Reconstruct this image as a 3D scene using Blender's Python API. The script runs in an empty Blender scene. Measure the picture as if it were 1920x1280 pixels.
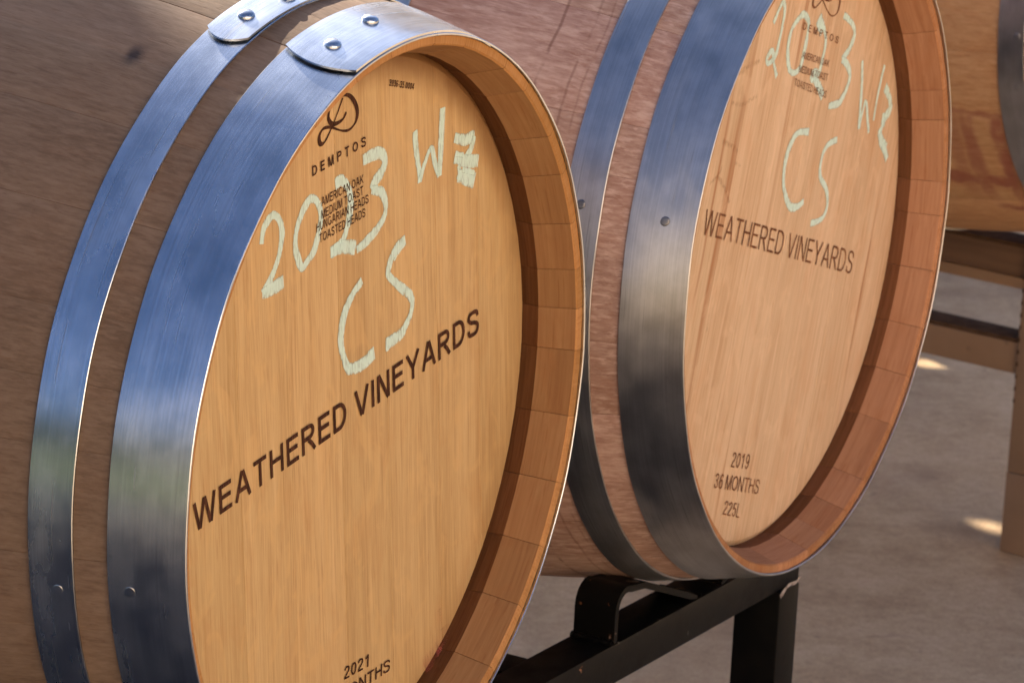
import bpy, bmesh, math, random
from mathutils import Vector, Matrix
R = math.radians
random.seed(11)
S = bpy.context.scene
COL = S.collection

# ------------------------------------------------------------------ camera
cam_d = bpy.data.cameras.new('camera')
cam_d.sensor_width = 36.0
cam_d.lens = 135.0
cam_d.clip_start = 0.05
cam_d.clip_end = 3000
cam = bpy.data.objects.new('camera', cam_d)
COL.objects.link(cam)
rows = [[0.9987468667527512, 0.013349122623683348, 0.04823377526941248],
        [-0.05004693948247307, 0.2663977963921479, 0.9625629942636716],
        [0.0, -0.963770727404908, 0.2667320471885867]]
m4 = Matrix(rows).transposed().to_4x4()
m4.translation = Vector((0, 0, 1.5889))
cam.matrix_world = m4
cam_d.dof.use_dof = True
cam_d.dof.focus_distance = 2.72
cam_d.dof.aperture_fstop = 26
S.camera = cam

# ------------------------------------------------------------------ world and sun
SUN_DIR = Vector((-0.411, 0.757, 0.5075)).normalized()
SUN_EL = math.asin(SUN_DIR.z)
SUN_AZ = math.atan2(SUN_DIR.x, SUN_DIR.y)
W = bpy.data.worlds.new('World')
S.world = W
W.use_nodes = True
wn = W.node_tree.nodes
wl = W.node_tree.links
sky = wn.new('ShaderNodeTexSky')
sky.sky_type = 'NISHITA'
sky.sun_disc = False
sky.sun_elevation = SUN_EL
sky.sun_rotation = SUN_AZ
sky.air_density = 0.75
sky.dust_density = 5.0
sky.ozone_density = 6.0
wl.new(sky.outputs[0], wn['Background'].inputs[0])
wn['Background'].inputs[1].default_value = 0.072
sun_d = bpy.data.lights.new('sun', 'SUN')
sun_d.energy = 5.0
sun_d.angle = R(0.5)
sun_d.color = (1.0, 0.88, 0.72)
sun = bpy.data.objects.new('sun', sun_d)
sun.rotation_euler = SUN_DIR.to_track_quat('Z', 'Y').to_euler()
sun.location = (-3, 6, 6)
COL.objects.link(sun)
S.view_settings.view_transform = 'Standard'
S.view_settings.look = 'None'
S.view_settings.gamma = 1.0
S.view_settings.exposure = 1.73
S.cycles.max_bounces = 8

# ------------------------------------------------------------------ helpers
def link(o, parent=None):
    COL.objects.link(o)
    if parent is not None:
        o.parent = parent
    return o

def tag(o, label=None, cat=None, group=None, kind=None):
    if label: o['label'] = label
    if cat: o['category'] = cat
    if group: o['group'] = group
    if kind: o['kind'] = kind
    return o

def empty(name, loc, rz=0.0):
    o = bpy.data.objects.new(name, None)
    o.empty_display_size = 0.1
    o.location = loc
    o.rotation_euler = (0, 0, rz)
    COL.objects.link(o)
    return o

def make(name, verts, faces, mats, parent=None, mat_idx=None, smooth=None, uvs=None):
    me = bpy.data.meshes.new(name)
    me.from_pydata([tuple(v) for v in verts], [], faces)
    for m in (mats if isinstance(mats, (list, tuple)) else [mats]):
        me.materials.append(m)
    if mat_idx:
        for p, i in zip(me.polygons, mat_idx):
            p.material_index = i
    if uvs is not None:
        ul = me.uv_layers.new(name='UVMap')
        for lp in me.loops:
            ul.data[lp.index].uv = uvs[lp.vertex_index]
    bm = bmesh.new(); bm.from_mesh(me)
    bmesh.ops.recalc_face_normals(bm, faces=bm.faces)
    bm.to_mesh(me); bm.free()
    if smooth is not None:
        for p in me.polygons: p.use_smooth = True
        me.set_sharp_from_angle(angle=R(smooth))
    me.update()
    o = bpy.data.objects.new(name, me)
    return link(o, parent)

def box_mesh(bm, x0, x1, y0, y1, z0, z1, mat=0):
    vs = [bm.verts.new((x, y, z)) for z in (z0, z1) for (x, y) in ((x0, y0), (x1, y0), (x1, y1), (x0, y1))]
    for f in ((0, 3, 2, 1), (4, 5, 6, 7), (0, 1, 5, 4), (1, 2, 6, 5), (2, 3, 7, 6), (3, 0, 4, 7)):
        bm.faces.new([vs[i] for i in f]).material_index = mat

def bm_obj(name, bm, mats, parent=None, bevel=0.0, seg=2):
    if bevel > 0:
        bmesh.ops.bevel(bm, geom=bm.edges[:], offset=bevel, segments=seg, affect='EDGES', profile=0.6)
    bmesh.ops.recalc_face_normals(bm, faces=bm.faces)
    me = bpy.data.meshes.new(name)
    bm.to_mesh(me); bm.free()
    for m in (mats if isinstance(mats, (list, tuple)) else [mats]): me.materials.append(m)
    if bevel > 0:
        for p in me.polygons: p.use_smooth = True
        me.set_sharp_from_angle(angle=R(35))
    return link(bpy.data.objects.new(name, me), parent)

def box(name, x0, x1, y0, y1, z0, z1, mat, parent=None, bevel=0.0):
    bm = bmesh.new(); box_mesh(bm, x0, x1, y0, y1, z0, z1)
    return bm_obj(name, bm, mat, parent, bevel)

# ------------------------------------------------------------------ material toolkit
class NT:
    def __init__(s, name):
        s.m = bpy.data.materials.new(name); s.m.use_nodes = True
        s.n = s.m.node_tree.nodes; s.l = s.m.node_tree.links
        s.b = s.n['Principled BSDF']; s.out = s.n['Material Output']
    def add(s, t, **kw):
        n = s.n.new(t)
        for k, v in kw.items(): setattr(n, k, v)
        return n
    def inp(s, sock, v):
        if isinstance(v, bpy.types.NodeSocket): s.l.new(v, sock)
        else: sock.default_value = v
    def coord(s, which='Object', obj=None):
        n = s.add('ShaderNodeTexCoord')
        if obj is not None: n.object = obj
        return n.outputs[which]
    def rnd(s):
        return s.add('ShaderNodeObjectInfo').outputs['Random']
    def math(s, op, a, b=0.0, clamp=False):
        n = s.add('ShaderNodeMath', operation=op, use_clamp=clamp)
        s.inp(n.inputs[0], a); s.inp(n.inputs[1], b)
        return n.outputs[0]
    def vadd(s, v, w):
        n = s.add('ShaderNodeVectorMath', operation='ADD'); s.inp(n.inputs[0], v); s.inp(n.inputs[1], w)
        return n.outputs[0]
    def vscale(s, v, sc):
        n = s.add('ShaderNodeVectorMath', operation='MULTIPLY'); s.inp(n.inputs[0], v); n.inputs[1].default_value = sc
        return n.outputs[0]
    def comb(s, x, y, z):
        n = s.add('ShaderNodeCombineXYZ')
        for i, a in enumerate((x, y, z)): s.inp(n.inputs[i], a)
        return n.outputs[0]
    def sep(s, v):
        n = s.add('ShaderNodeSeparateXYZ'); s.inp(n.inputs[0], v); return n.outputs
    def noise(s, v, scale=1.0, detail=4.0, rough=0.55, dist=0.0):
        n = s.add('ShaderNodeTexNoise'); s.inp(n.inputs['Vector'], v)
        n.inputs['Scale'].default_value = scale; n.inputs['Detail'].default_value = detail
        n.inputs['Roughness'].default_value = rough; n.inputs['Distortion'].default_value = dist
        return n.outputs['Fac']
    def ramp(s, f, stops):
        n = s.add('ShaderNodeValToRGB'); s.inp(n.inputs[0], f)
        e = n.color_ramp.elements
        while len(e) < len(stops): e.new(0.5)
        for el, (p, c) in zip(e, stops):
            el.position = p
            el.color = (c, c, c, 1) if not isinstance(c, (tuple, list)) else (*c[:3], 1)
        return n.outputs[0]
    def maprange(s, f, a, b, c=0.0, d=1.0, smooth=True):
        n = s.add('ShaderNodeMapRange'); s.inp(n.inputs[0], f)
        n.interpolation_type = 'SMOOTHSTEP' if smooth else 'LINEAR'
        for i, x in enumerate((a, b, c, d)): n.inputs[i + 1].default_value = x
        return n.outputs[0]
    def mix(s, f, a, b, blend='MIX'):
        n = s.add('ShaderNodeMix', data_type='RGBA', blend_type=blend)
        s.inp(n.inputs[0], f)
        for sock, v in ((n.inputs[6], a), (n.inputs[7], b)):
            if isinstance(v, tuple): sock.default_value = (*v[:3], 1)
            else: s.inp(sock, v)
        return n.outputs[2]
    def bump(s, h, strength=0.3, dist=0.001):
        n = s.add('ShaderNodeBump'); n.inputs['Strength'].default_value = strength; n.inputs['Distance'].default_value = dist
        s.inp(n.inputs['Height'], h); s.l.new(n.outputs[0], s.b.inputs['Normal'])
    def done(s, col, rough, metal=0.0, spec=None):
        s.inp(s.b.inputs['Base Color'], (*col, 1) if isinstance(col, tuple) else col)
        s.inp(s.b.inputs['Roughness'], rough); s.inp(s.b.inputs['Metallic'], metal)
        if spec is not None: s.b.inputs['Specular IOR Level'].default_value = spec
        return s.m

def wood(name, light, mid, dark, axis, fine=650.0, contrast=1.0, piece_var=0.12, rough=0.6, streak=0.0,
         streak_col=(0.25, 0.1, 0.04), bump=0.25, cross=0.0, extra=None, spec=0.3, wobble=0.012, pore=0.35):
    """oak: axis = index of the grain direction in the piece's own frame"""
    t = NT(name)
    r = t.rnd()
    off = t.comb(t.math('MULTIPLY', r, 37.0), t.math('MULTIPLY', r, 91.0), t.math('MULTIPLY', r, 53.0))
    base = t.vadd(t.coord(), off)
    def st(a, b):
        v = [a, a, a]; v[axis] = b
        return t.vscale(base, v)
    wob = t.noise(st(14, 3), 1.0, 3)
    wv = t.comb(*[t.math('MULTIPLY', t.math('SUBTRACT', wob, 0.5), 0.0 if i == axis else wobble) for i in range(3)])
    base = t.vadd(base, wv)
    f1 = t.noise(st(fine, fine * 0.022), 1.0, 4, 0.7)
    f2 = t.noise(st(130, 3.2), 1.0, 4, 0.6)
    f3 = t.noise(st(16, 2.2), 1.0, 3)
    pores = t.noise(st(fine * 1.3, fine * 0.05), 1.0, 2)
    g = t.math('ADD', t.math('MULTIPLY', f1, 0.52 * contrast), t.math('MULTIPLY', f2, 0.26 * contrast))
    g = t.math('ADD', g, t.math('MULTIPLY', f3, 0.3))
    c0 = 0.5 * (0.78 * contrast + 0.3)
    col = t.ramp(t.math('ADD', t.math('SUBTRACT', g, c0), 0.5), [(0.36, dark), (0.5, mid), (0.64, light)])
    pv = t.math('ADD', t.math('MULTIPLY', t.math('FRACT', t.math('MULTIPLY', r, 7.77)), 2 * piece_var), 1.0 - piece_var)
    col = t.mix(1.0, col, t.comb(pv, pv, t.math('POWER', pv, 1.3)), 'MULTIPLY')
    pm = t.maprange(pores, 0.60, 0.70)
    col = t.mix(t.math('MULTIPLY', pm, pore), col, tuple(c * k for c, k in zip(dark, (0.85, 0.66, 0.5))))
    warm = t.maprange(t.noise(st(30, 14), 1.0, 4, 0.6, 0.5), 0.5, 0.68)
    col = t.mix(t.math('MULTIPLY', warm, 0.22), col, (dark[0] * 1.15, dark[1] * 0.95, dark[2] * 0.8))
    if streak > 0:
        s1 = t.noise(st(70, 1.5), 1.0, 3, 0.5, 0.4)
        sm = t.maprange(s1, 0.60, 0.70)
        s2 = t.maprange(t.noise(st(8, 3), 1.0, 2), 0.40, 0.62)
        col = t.mix(t.math('MULTIPLY', t.math('MULTIPLY', sm, s2), streak), col, streak_col)
    h = t.math('ADD', f1, t.math('MULTIPLY', pm, -0.6))
    if cross > 0:   # saw and planing ripple running across the grain
        v = [260.0, 260.0, 260.0]; v[axis] = 12.0
        cr = t.noise(t.vscale(base, v), 1.0, 4, 0.65, 0.25)
        col = t.mix(t.math('MULTIPLY', t.maprange(cr, 0.5, 0.66), cross), col, light)
        h = t.math('ADD', h, t.math('MULTIPLY', cr, 0.7))
    if extra: col = extra(t, col, base)
    t.bump(h, bump, 0.0006)
    rr = t.math('ADD', t.math('MULTIPLY', f2, 0.15), rough - 0.07)
    return t.done(col, rr, 0.0, spec)

def galvanised(name, tint=(0.56, 0.605, 0.67), rough=0.23, dirt=0.5):
    t = NT(name)
    uv = t.coord('UV')
    r = t.rnd()
    uv = t.vadd(uv, t.comb(t.math('MULTIPLY', r, 13.0), t.math('MULTIPLY', r, 7.0), r))
    brush = t.noise(t.vscale(uv, (6, 900, 1)), 1.0, 3, 0.6)
    mott = t.noise(t.vscale(uv, (28, 40, 1)), 1.0, 5, 0.6)
    big = t.noise(t.vscale(uv, (7, 26, 1)), 1.0, 3, 0.5, 0.0)
    scr = t.noise(t.vscale(uv, (11, 520, 1)), 1.0, 2, 0.5, 0.0)
    scm = t.math('MULTIPLY', t.maprange(scr, 0.64, 0.70), t.maprange(big, 0.45, 0.6))
    spot = t.maprange(t.noise(t.vscale(uv, (160, 260, 1)), 1.0, 2), 0.73, 0.80)
    a = tuple(c * 0.80 for c in tint); b = tuple(min(1, c * 1.12) for c in tint)
    col = t.mix(t.maprange(t.math('ADD', t.math('MULTIPLY', mott, 0.6), t.math('MULTIPLY', brush, 0.4)), 0.35, 0.68), a, b)
    col = t.mix(t.math('MULTIPLY', scm, 0.9 * dirt), col, (0.12, 0.12, 0.13))
    col = t.mix(t.math('MULTIPLY', spot, 0.6 * dirt), col, (0.10, 0.10, 0.11))
    rg = t.math('ADD', t.math('MULTIPLY', mott, 0.16), rough - 0.08)
    rg = t.math('ADD', rg, t.math('MULTIPLY', t.maprange(big, 0.5, 0.7), 0.10))
    rg = t.math('ADD', rg, t.math('MULTIPLY', scm, 0.2))
    t.bump(t.math('ADD', t.math('MULTIPLY', brush, 0.05), t.math('MULTIPLY', big, 0.9)), 0.10, 0.0010)
    m = t.done(col, rg, 1.0)
    # zinc patina: a broader, dusty lobe over the brushed metal
    p2 = t.add('ShaderNodeBsdfPrincipled'); t.inp(p2.inputs['Base Color'], col)
    p2.inputs['Metallic'].default_value = 1.0; p2.inputs['Roughness'].default_value = 0.52
    t.l.new(t.b.inputs['Normal'].links[0].from_socket, p2.inputs['Normal'])
    mx = t.add('ShaderNodeMixShader'); t.inp(mx.inputs[0], t.maprange(mott, 0.3, 0.7, 0.05, 0.15))
    t.l.new(t.b.outputs[0], mx.inputs[1]); t.l.new(p2.outputs[0], mx.inputs[2]); t.l.new(mx.outputs[0], t.out.inputs[0])
    return m

def burnt(name, col=(0.045, 0.018, 0.010)):
    t = NT(name)
    n = t.noise(t.vscale(t.coord(), (700, 700, 60)), 1.0, 3)
    c = t.mix(t.maprange(n, 0.42, 0.72), col, (col[0] * 2.6, col[1] * 2.6, col[2] * 2.4))
    return t.done(c, 0.8, 0.0, 0.1)

def chalk(name, cover=0.5):
    t = NT(name)
    v = t.coord()
    n1 = t.noise(t.vscale(v, (760, 760, 40)), 1.0, 4, 0.75)
    n2 = t.noise(t.vscale(v, (150, 150, 100)), 1.0, 3)
    uv = t.sep(t.coord('UV'))
    e = t.math('MULTIPLY', t.math('ABSOLUTE', t.math('SUBTRACT', uv[1], 0.5)), 2.0)      # 0 on the centre line, 1 at the edge
    e = t.math('POWER', e, 2.2)
    f = t.math('ADD', t.math('MULTIPLY', n1, 0.45), t.math('MULTIPLY', n2, 0.55))
    f = t.math('SUBTRACT', t.math('ADD', f, 0.15 * cover), t.math('MULTIPLY', e, 0.22))
    n3 = t.noise(t.vscale(v, (900, 900, 110)), 1.0, 2)
    a = t.math('MULTIPLY', t.maprange(f, 0.33, 0.58), t.maprange(n3, 0.30, 0.50, 0.68, 1.0))
    t.inp(t.b.inputs['Alpha'], t.math('MULTIPLY', a, 0.84))
    return t.done(t.mix(n2, (0.60, 0.82, 0.72), (0.72, 0.88, 0.79)), 0.95, 0.0, 0.05)

def stain(name, col, amt=0.6, sc=(160, 160, 60)):
    t = NT(name)
    n1 = t.noise(t.vscale(t.coord(), sc), 1.0, 4)
    uv = t.sep(t.coord('UV'))
    edge = t.maprange(t.math('ABSOLUTE', t.math('SUBTRACT', uv[1], 0.5)), 0.5, 0.1)
    t.inp(t.b.inputs['Alpha'], t.math('MULTIPLY', t.math('MULTIPLY', t.maprange(n1, 0.36, 0.6), edge), amt))
    return t.done(col, 0.75, 0.0, 0.1)

# ------------------------------------------------------------------ barrel geometry
LEN, RB, RF = 0.95, 0.352, 0.288
HZ = 0.0443                                  # depth of the head below the hoop's front edge
BASE = Vector((0.0, LEN / 2, -RB))           # thing's origin: under the belly

def prof(z):
    return RB - (RB - RF) * (1 - z / (LEN / 2)) ** 2
def cyl(r, a, z):                            # barrel frame, origin at the belly's underside
    return Vector((r * math.cos(R(a)), z, r * math.sin(R(a)))) - BASE

def stave_obj(parent, a0, a1, mats):
    ac = (a0 + a1) / 2; hw = (a1 - a0) / 2
    zs = [0.0028, 0.02, 0.04, 0.065, 0.10, 0.14, 0.19, 0.25, 0.32, 0.40, 0.475]
    zs = zs + [LEN - z for z in reversed(zs[:-1])]
    prof_pts = []                            # (r, z, zone) closed loop in the radial plane
    for z in zs: prof_pts.append((prof(z), z))
    n_out = len(prof_pts)
    front = [(0.2822, 0.0028), (0.2808, 0.0042), (0.2718, 0.0326), (0.2728, 0.040), (0.2735, 0.070)]
    inner = [(prof(z) - 0.028, z) for z in (0.12, 0.25, 0.475, LEN - 0.25, LEN - 0.12)]
    back = [(r, LEN - z) for r, z in reversed(front)]
    loop = prof_pts + back + inner[::-1] + front[::-1]
    nb = len(loop)
    d = min(0.35, hw * 0.15)
    cols = [-hw + 0.014, -hw + d, -hw * 0.4, hw * 0.4, hw - d, hw - 0.014]
    lift = random.uniform(-0.0002, 0.00015)
    V = []; 
    for ci, c in enumerate(cols):
        drop = 0.0003 if ci in (0, len(cols) - 1) else 0.0
        for i, (r, z) in enumerate(loop):
            rr = r - drop + lift if i < n_out else r + (0.0004 if drop else 0) + lift * 0.6
            cc = c if i < n_out or not drop else c - math.copysign(0.020, c)
            a = R(90 + cc)                   # stave's own frame: radial = +Z
            V.append((rr * math.cos(a), z, rr * math.sin(a)))
    F = []; MI = []
    for ci in range(len(cols) - 1):
        for i in range(nb):
            j = (i + 1) % nb
            F.append((ci * nb + i, ci * nb + j, (ci + 1) * nb + j, (ci + 1) * nb + i))
            if i < n_out - 1: m = 0
            elif i == n_out - 1 or i == nb - 1: m = 3        # sawn end
            elif i == n_out or i == nb - 2: m = 3            # chamfer
            elif i == n_out + 1 or i == nb - 3: m = 1        # chime
            else: m = 2                                      # croze and inside
            MI.append(m)
    F.append(tuple(range(nb))); MI.append(2)
    F.append(tuple(reversed(range((len(cols) - 1) * nb, len(cols) * nb)))); MI.append(2)
    o = make('stave', V, F, mats, parent, MI, smooth=24)
    o.location = -BASE
    o.rotation_euler = (0, -R(ac - 90), 0)
    return o

def hoop_obj(parent, z0, z1, mat, name='hoop', flip=False, thick=0.0019):
    N = 160; V = []; F = []; UV = []
    e = 0.0004
    def ro(z): return prof(z) + 0.0003
    mid = (z0 + z1) / 2
    sec = [(ro(z0), z0 + e), (ro(z0) + e, z0), (ro(z0) + thick - e, z0), (ro(z0 + e) + thick, z0 + e), (ro(mid) + thick - 0.0001, mid),
           (ro(z1 - e) + thick, z1 - e), (ro(z1) + thick - e, z1), (ro(z1), z1), (ro(mid), mid)]
    if flip: sec = [(r, LEN - z) for r, z in sec]
    k = len(sec)
    for i in range(N + 1):
        a = 360.0 * i / N
        wav = 0.00025 * math.sin(a * 0.13 + z0 * 90) + 0.0002 * math.sin(a * 0.31 + z0 * 40)
        for (r, z) in sec:
            V.append(cyl(r + 0.0, a, z + wav)); UV.append((R(a) * 0.3, z))
    for i in range(N):
        for j in range(k):
            F.append((i * k + j, i * k + (j + 1) % k, (i + 1) * k + (j + 1) % k, (i + 1) * k + j))
    return make(name, V, F, mat, parent, smooth=22, uvs=UV)

def lap_obj(hoop, z0, z1, a_end, a_in, mat, bulge=1.7, lift=0.0017):
    """free end of the hoop strap riveted over the hoop, its corners rounded"""
    N = 26; M = 10; V = []; UV = []; F = []
    T = 0.0019
    def pt(i, j, top):
        v = j / M
        z = z0 + 0.0004 + (z1 - z0 - 0.0008) * v
        a_e = a_end + bulge * (1 - (2 * v - 1) ** 2) + 0.5 * v
        u = i / N
        a = a_e + (a_in - a_e) * u
        h = 0.0023 + (lift - 0.0003) * max(0.0, 1 - u * 3) ** 1.5 - 0.0026 * max(0.0, (u - 0.72) / 0.28)
        r = prof(z) + h + (T if top else 0.0)
        if top and (j in (0, M) or i == 0): r -= 0.0003
        V.append(cyl(r, a, z)); UV.append((R(a) * 0.3, z))
    for top in (1, 0):
        for i in range(N + 1):
            for j in range(M + 1): pt(i, j, top)
    st = (N + 1) * (M + 1)
    idx = lambda i, j, top: (0 if top else st) + i * (M + 1) + j
    for i in range(N):
        for j in range(M):
            F.append((idx(i, j, 1), idx(i + 1, j, 1), idx(i + 1, j + 1, 1), idx(i, j + 1, 1)))
            F.append((idx(i, j, 0), idx(i, j + 1, 0), idx(i + 1, j + 1, 0), idx(i + 1, j, 0)))
        for j in (0, M):
            F.append((idx(i, j, 1), idx(i + 1, j, 1), idx(i + 1, j, 0), idx(i, j, 0)))
    for j in range(M):
        for i in (0, N):
            F.append((idx(i, j, 1), idx(i, j + 1, 1), idx(i, j + 1, 0), idx(i, j, 0)))
    return make('hoop_lap', V, F, mat, hoop, smooth=22, uvs=UV)

def rivet_obj(hoop, a, z, mat, rad=0.0062, hgt=0.0042, base=0.0042):
    c = cyl(prof(z) + base - 0.0006, a, z)
    s = (2 * (RB - RF) / (LEN / 2)) * (1 - z / (LEN / 2))
    nrm = Vector((math.cos(R(a)), -s, math.sin(R(a)))).normalized()
    q = Vector((0, 0, 1)).rotation_difference(nrm)
    V = []; F = []; n = 18
    prof_r = [(1.0, 0.0), (0.98, 0.28), (0.86, 0.62), (0.62, 0.86), (0.32, 0.97)]
    for k, (pr, ph) in enumerate(prof_r):
        for i in range(n):
            t = 2 * math.pi * i / n
            rr = rad * pr * (1 + 0.05 * math.cos(2 * t + 0.6))
            V.append(c + q @ Vector((rr * math.cos(t), rr * math.sin(t), hgt * ph + 0.0006)))
    V.append(c + q @ Vector((0, 0, hgt + 0.0006)))
    top = len(V) - 1
    for k in range(len(prof_r) - 1):
        for i in range(n):
            F.append((k * n + i, k * n + (i + 1) % n, (k + 1) * n + (i + 1) % n, (k + 1) * n + i))
    for i in range(n): F.append(((len(prof_r) - 1) * n + i, (len(prof_r) - 1) * n + (i + 1) % n, top))
    F.append(tuple(range(n)))
    return make('rivet', V, F, mat, hoop, smooth=60, uvs=[(v.x, v.z) for v in V])

def head_obj(barrel, phi, edges, mats, backing, flip=False):
    """head: backing disc with the boards as its children; grain along the head's own Z"""
    z = HZ if not flip else LEN - HZ
    sg = 1 if not flip else -1
    n = 64
    V = [(0.272 * math.cos(2 * math.pi * i / n), d, 0.272 * math.sin(2 * math.pi * i / n)) for d in (0.010 * sg, 0.022 * sg) for i in range(n)]
    F = [tuple(range(n)), tuple(range(n, 2 * n))] + [(i, (i + 1) % n, n + (i + 1) % n, n + i) for i in range(n)]
    hd = make('head', V, F, backing, barrel)
    hd.location = Vector((0, z, 0)) - BASE
    hd.rotation_euler = (0, -R(phi), 0)      # turns the head's Z towards -X for positive phi (seen from the front)
    R1, R2 = 0.2655, 0.2738
    def outline(rad, x0, x1, k=7):
        x0 = max(x0, -rad * 0.99999); x1 = min(x1, rad * 0.99999)
        t0, t1 = math.acos(x0 / rad), math.acos(x1 / rad)
        up = [t0 + (t1 - t0) * i / k for i in range(k + 1)]
        P = [(rad * math.cos(t), rad * math.sin(t)) for t in up]
        return P + [(x, -y) for x, y in reversed(P)]
    for x0, x1 in zip(edges[:-1], edges[1:]):
        dz = random.uniform(-0.00015, 0.00015)
        A = outline(R1, x0 + 0.00030, x1 - 0.00030)
        A2 = outline(R1 + 0.002, x0 + 0.00012, x1 - 0.00012)
        Bq = outline(R2, x0 + 0.00010, x1 - 0.00010)
        m = len(A)
        V = [(x, sg * dz, y) for x, y in A] + [(x, sg * (dz + 0.0003), y) for x, y in A2] + \
            [(x, sg * 0.0045, y) for x, y in Bq] + [(x, sg * 0.018, y) for x, y in Bq]
        F = [tuple(range(m))]; MI = [0]
        for k in range(3):
            for i in range(m):
                j = (i + 1) % m
                F.append((k * m + i, k * m + j, (k + 1) * m + j, (k + 1) * m + i)); MI.append(0)
        F.append(tuple(range(3 * m, 4 * m))); MI.append(0)
        make('head_board', V, F, mats, hd, MI, smooth=20)
    return hd

# flat print and chalk are thin sheets on the head; coordinates (x, z) are in the barrel's unrotated face frame
def face_local(hd, pts, phi):
    c, s = math.cos(R(phi)), math.sin(R(phi))
    return [(c * x + s * y, -s * x + c * y) for x, y in pts]

def spline(pts, n=8):
    if len(pts) < 3: return [Vector(p) for p in pts]
    P = [Vector(p) for p in pts]; out = []
    for i in range(len(P) - 1):
        p0 = P[max(i - 1, 0)]; p1 = P[i]; p2 = P[i + 1]; p3 = P[min(i + 2, len(P) - 1)]
        for k in range(n):
            t = k / n
            out.append(0.5 * ((2 * p1) + (p2 - p0) * t + (2 * p0 - 5 * p1 + 4 * p2 - p3) * t * t + (3 * p1 - p0 - 3 * p2 + p3) * t ** 3))
    return out + [P[-1]]

def ribbon(V, F, UV, pts, width, depth, jitter=0.0, curve=True, calli=None, cap=True):
    P = spline(pts) if curve else [Vector(p) for p in pts]
    n = len(P); b = len(V)
    L = 0.0
    for i, p in enumerate(P):
        a = P[max(i - 1, 0)]; c = P[min(i + 1, n - 1)]
        d = (c - a)
        if d.length < 1e-9: d = Vector((1, 0))
        d.normalize()
        nn = Vector((-d.y, d.x))
        w = width(i / (n - 1)) if callable(width) else width
        if calli is not None:
            w *= 0.45 + 0.75 * abs(nn.dot(Vector((math.cos(calli), math.sin(calli)))))
        w *= 1 + jitter * math.sin(i * 0.23 + len(pts) * 1.7) if jitter < 0.2 else 1 + random.uniform(-jitter, jitter)
        if i: L += (p - P[i - 1]).length
        for s, vv in ((-0.5, 0.0), (0.5, 1.0)):
            q = p + nn * (w * s)
            V.append((q.x, -depth, q.y)); UV.append((L * 20, vv))
    for i in range(n - 1):
        F.append((b + 2 * i, b + 2 * i + 1, b + 2 * i + 3, b + 2 * i + 2))

def strokes(name, hd, phi, lines, mat, depth=0.0003, jitter=0.0, curve=True, calli=None):
    """each stroke is a thin sheet of its own"""
    for k, (w, ln) in enumerate(lines):
        V, F, UV = [], [], []
        ribbon(V, F, UV, face_local(hd, ln, phi), w, depth + 0.000012 * k, jitter, curve, calli)
        make(name, V, F, mat, hd, uvs=UV)

def arc(cx, cy, rx, ry, a0, a1, n=12):
    return [(cx + rx * math.cos(R(a0 + (a1 - a0) * i / n)), cy + ry * math.sin(R(a0 + (a1 - a0) * i / n))) for i in range(n + 1)]

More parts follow.
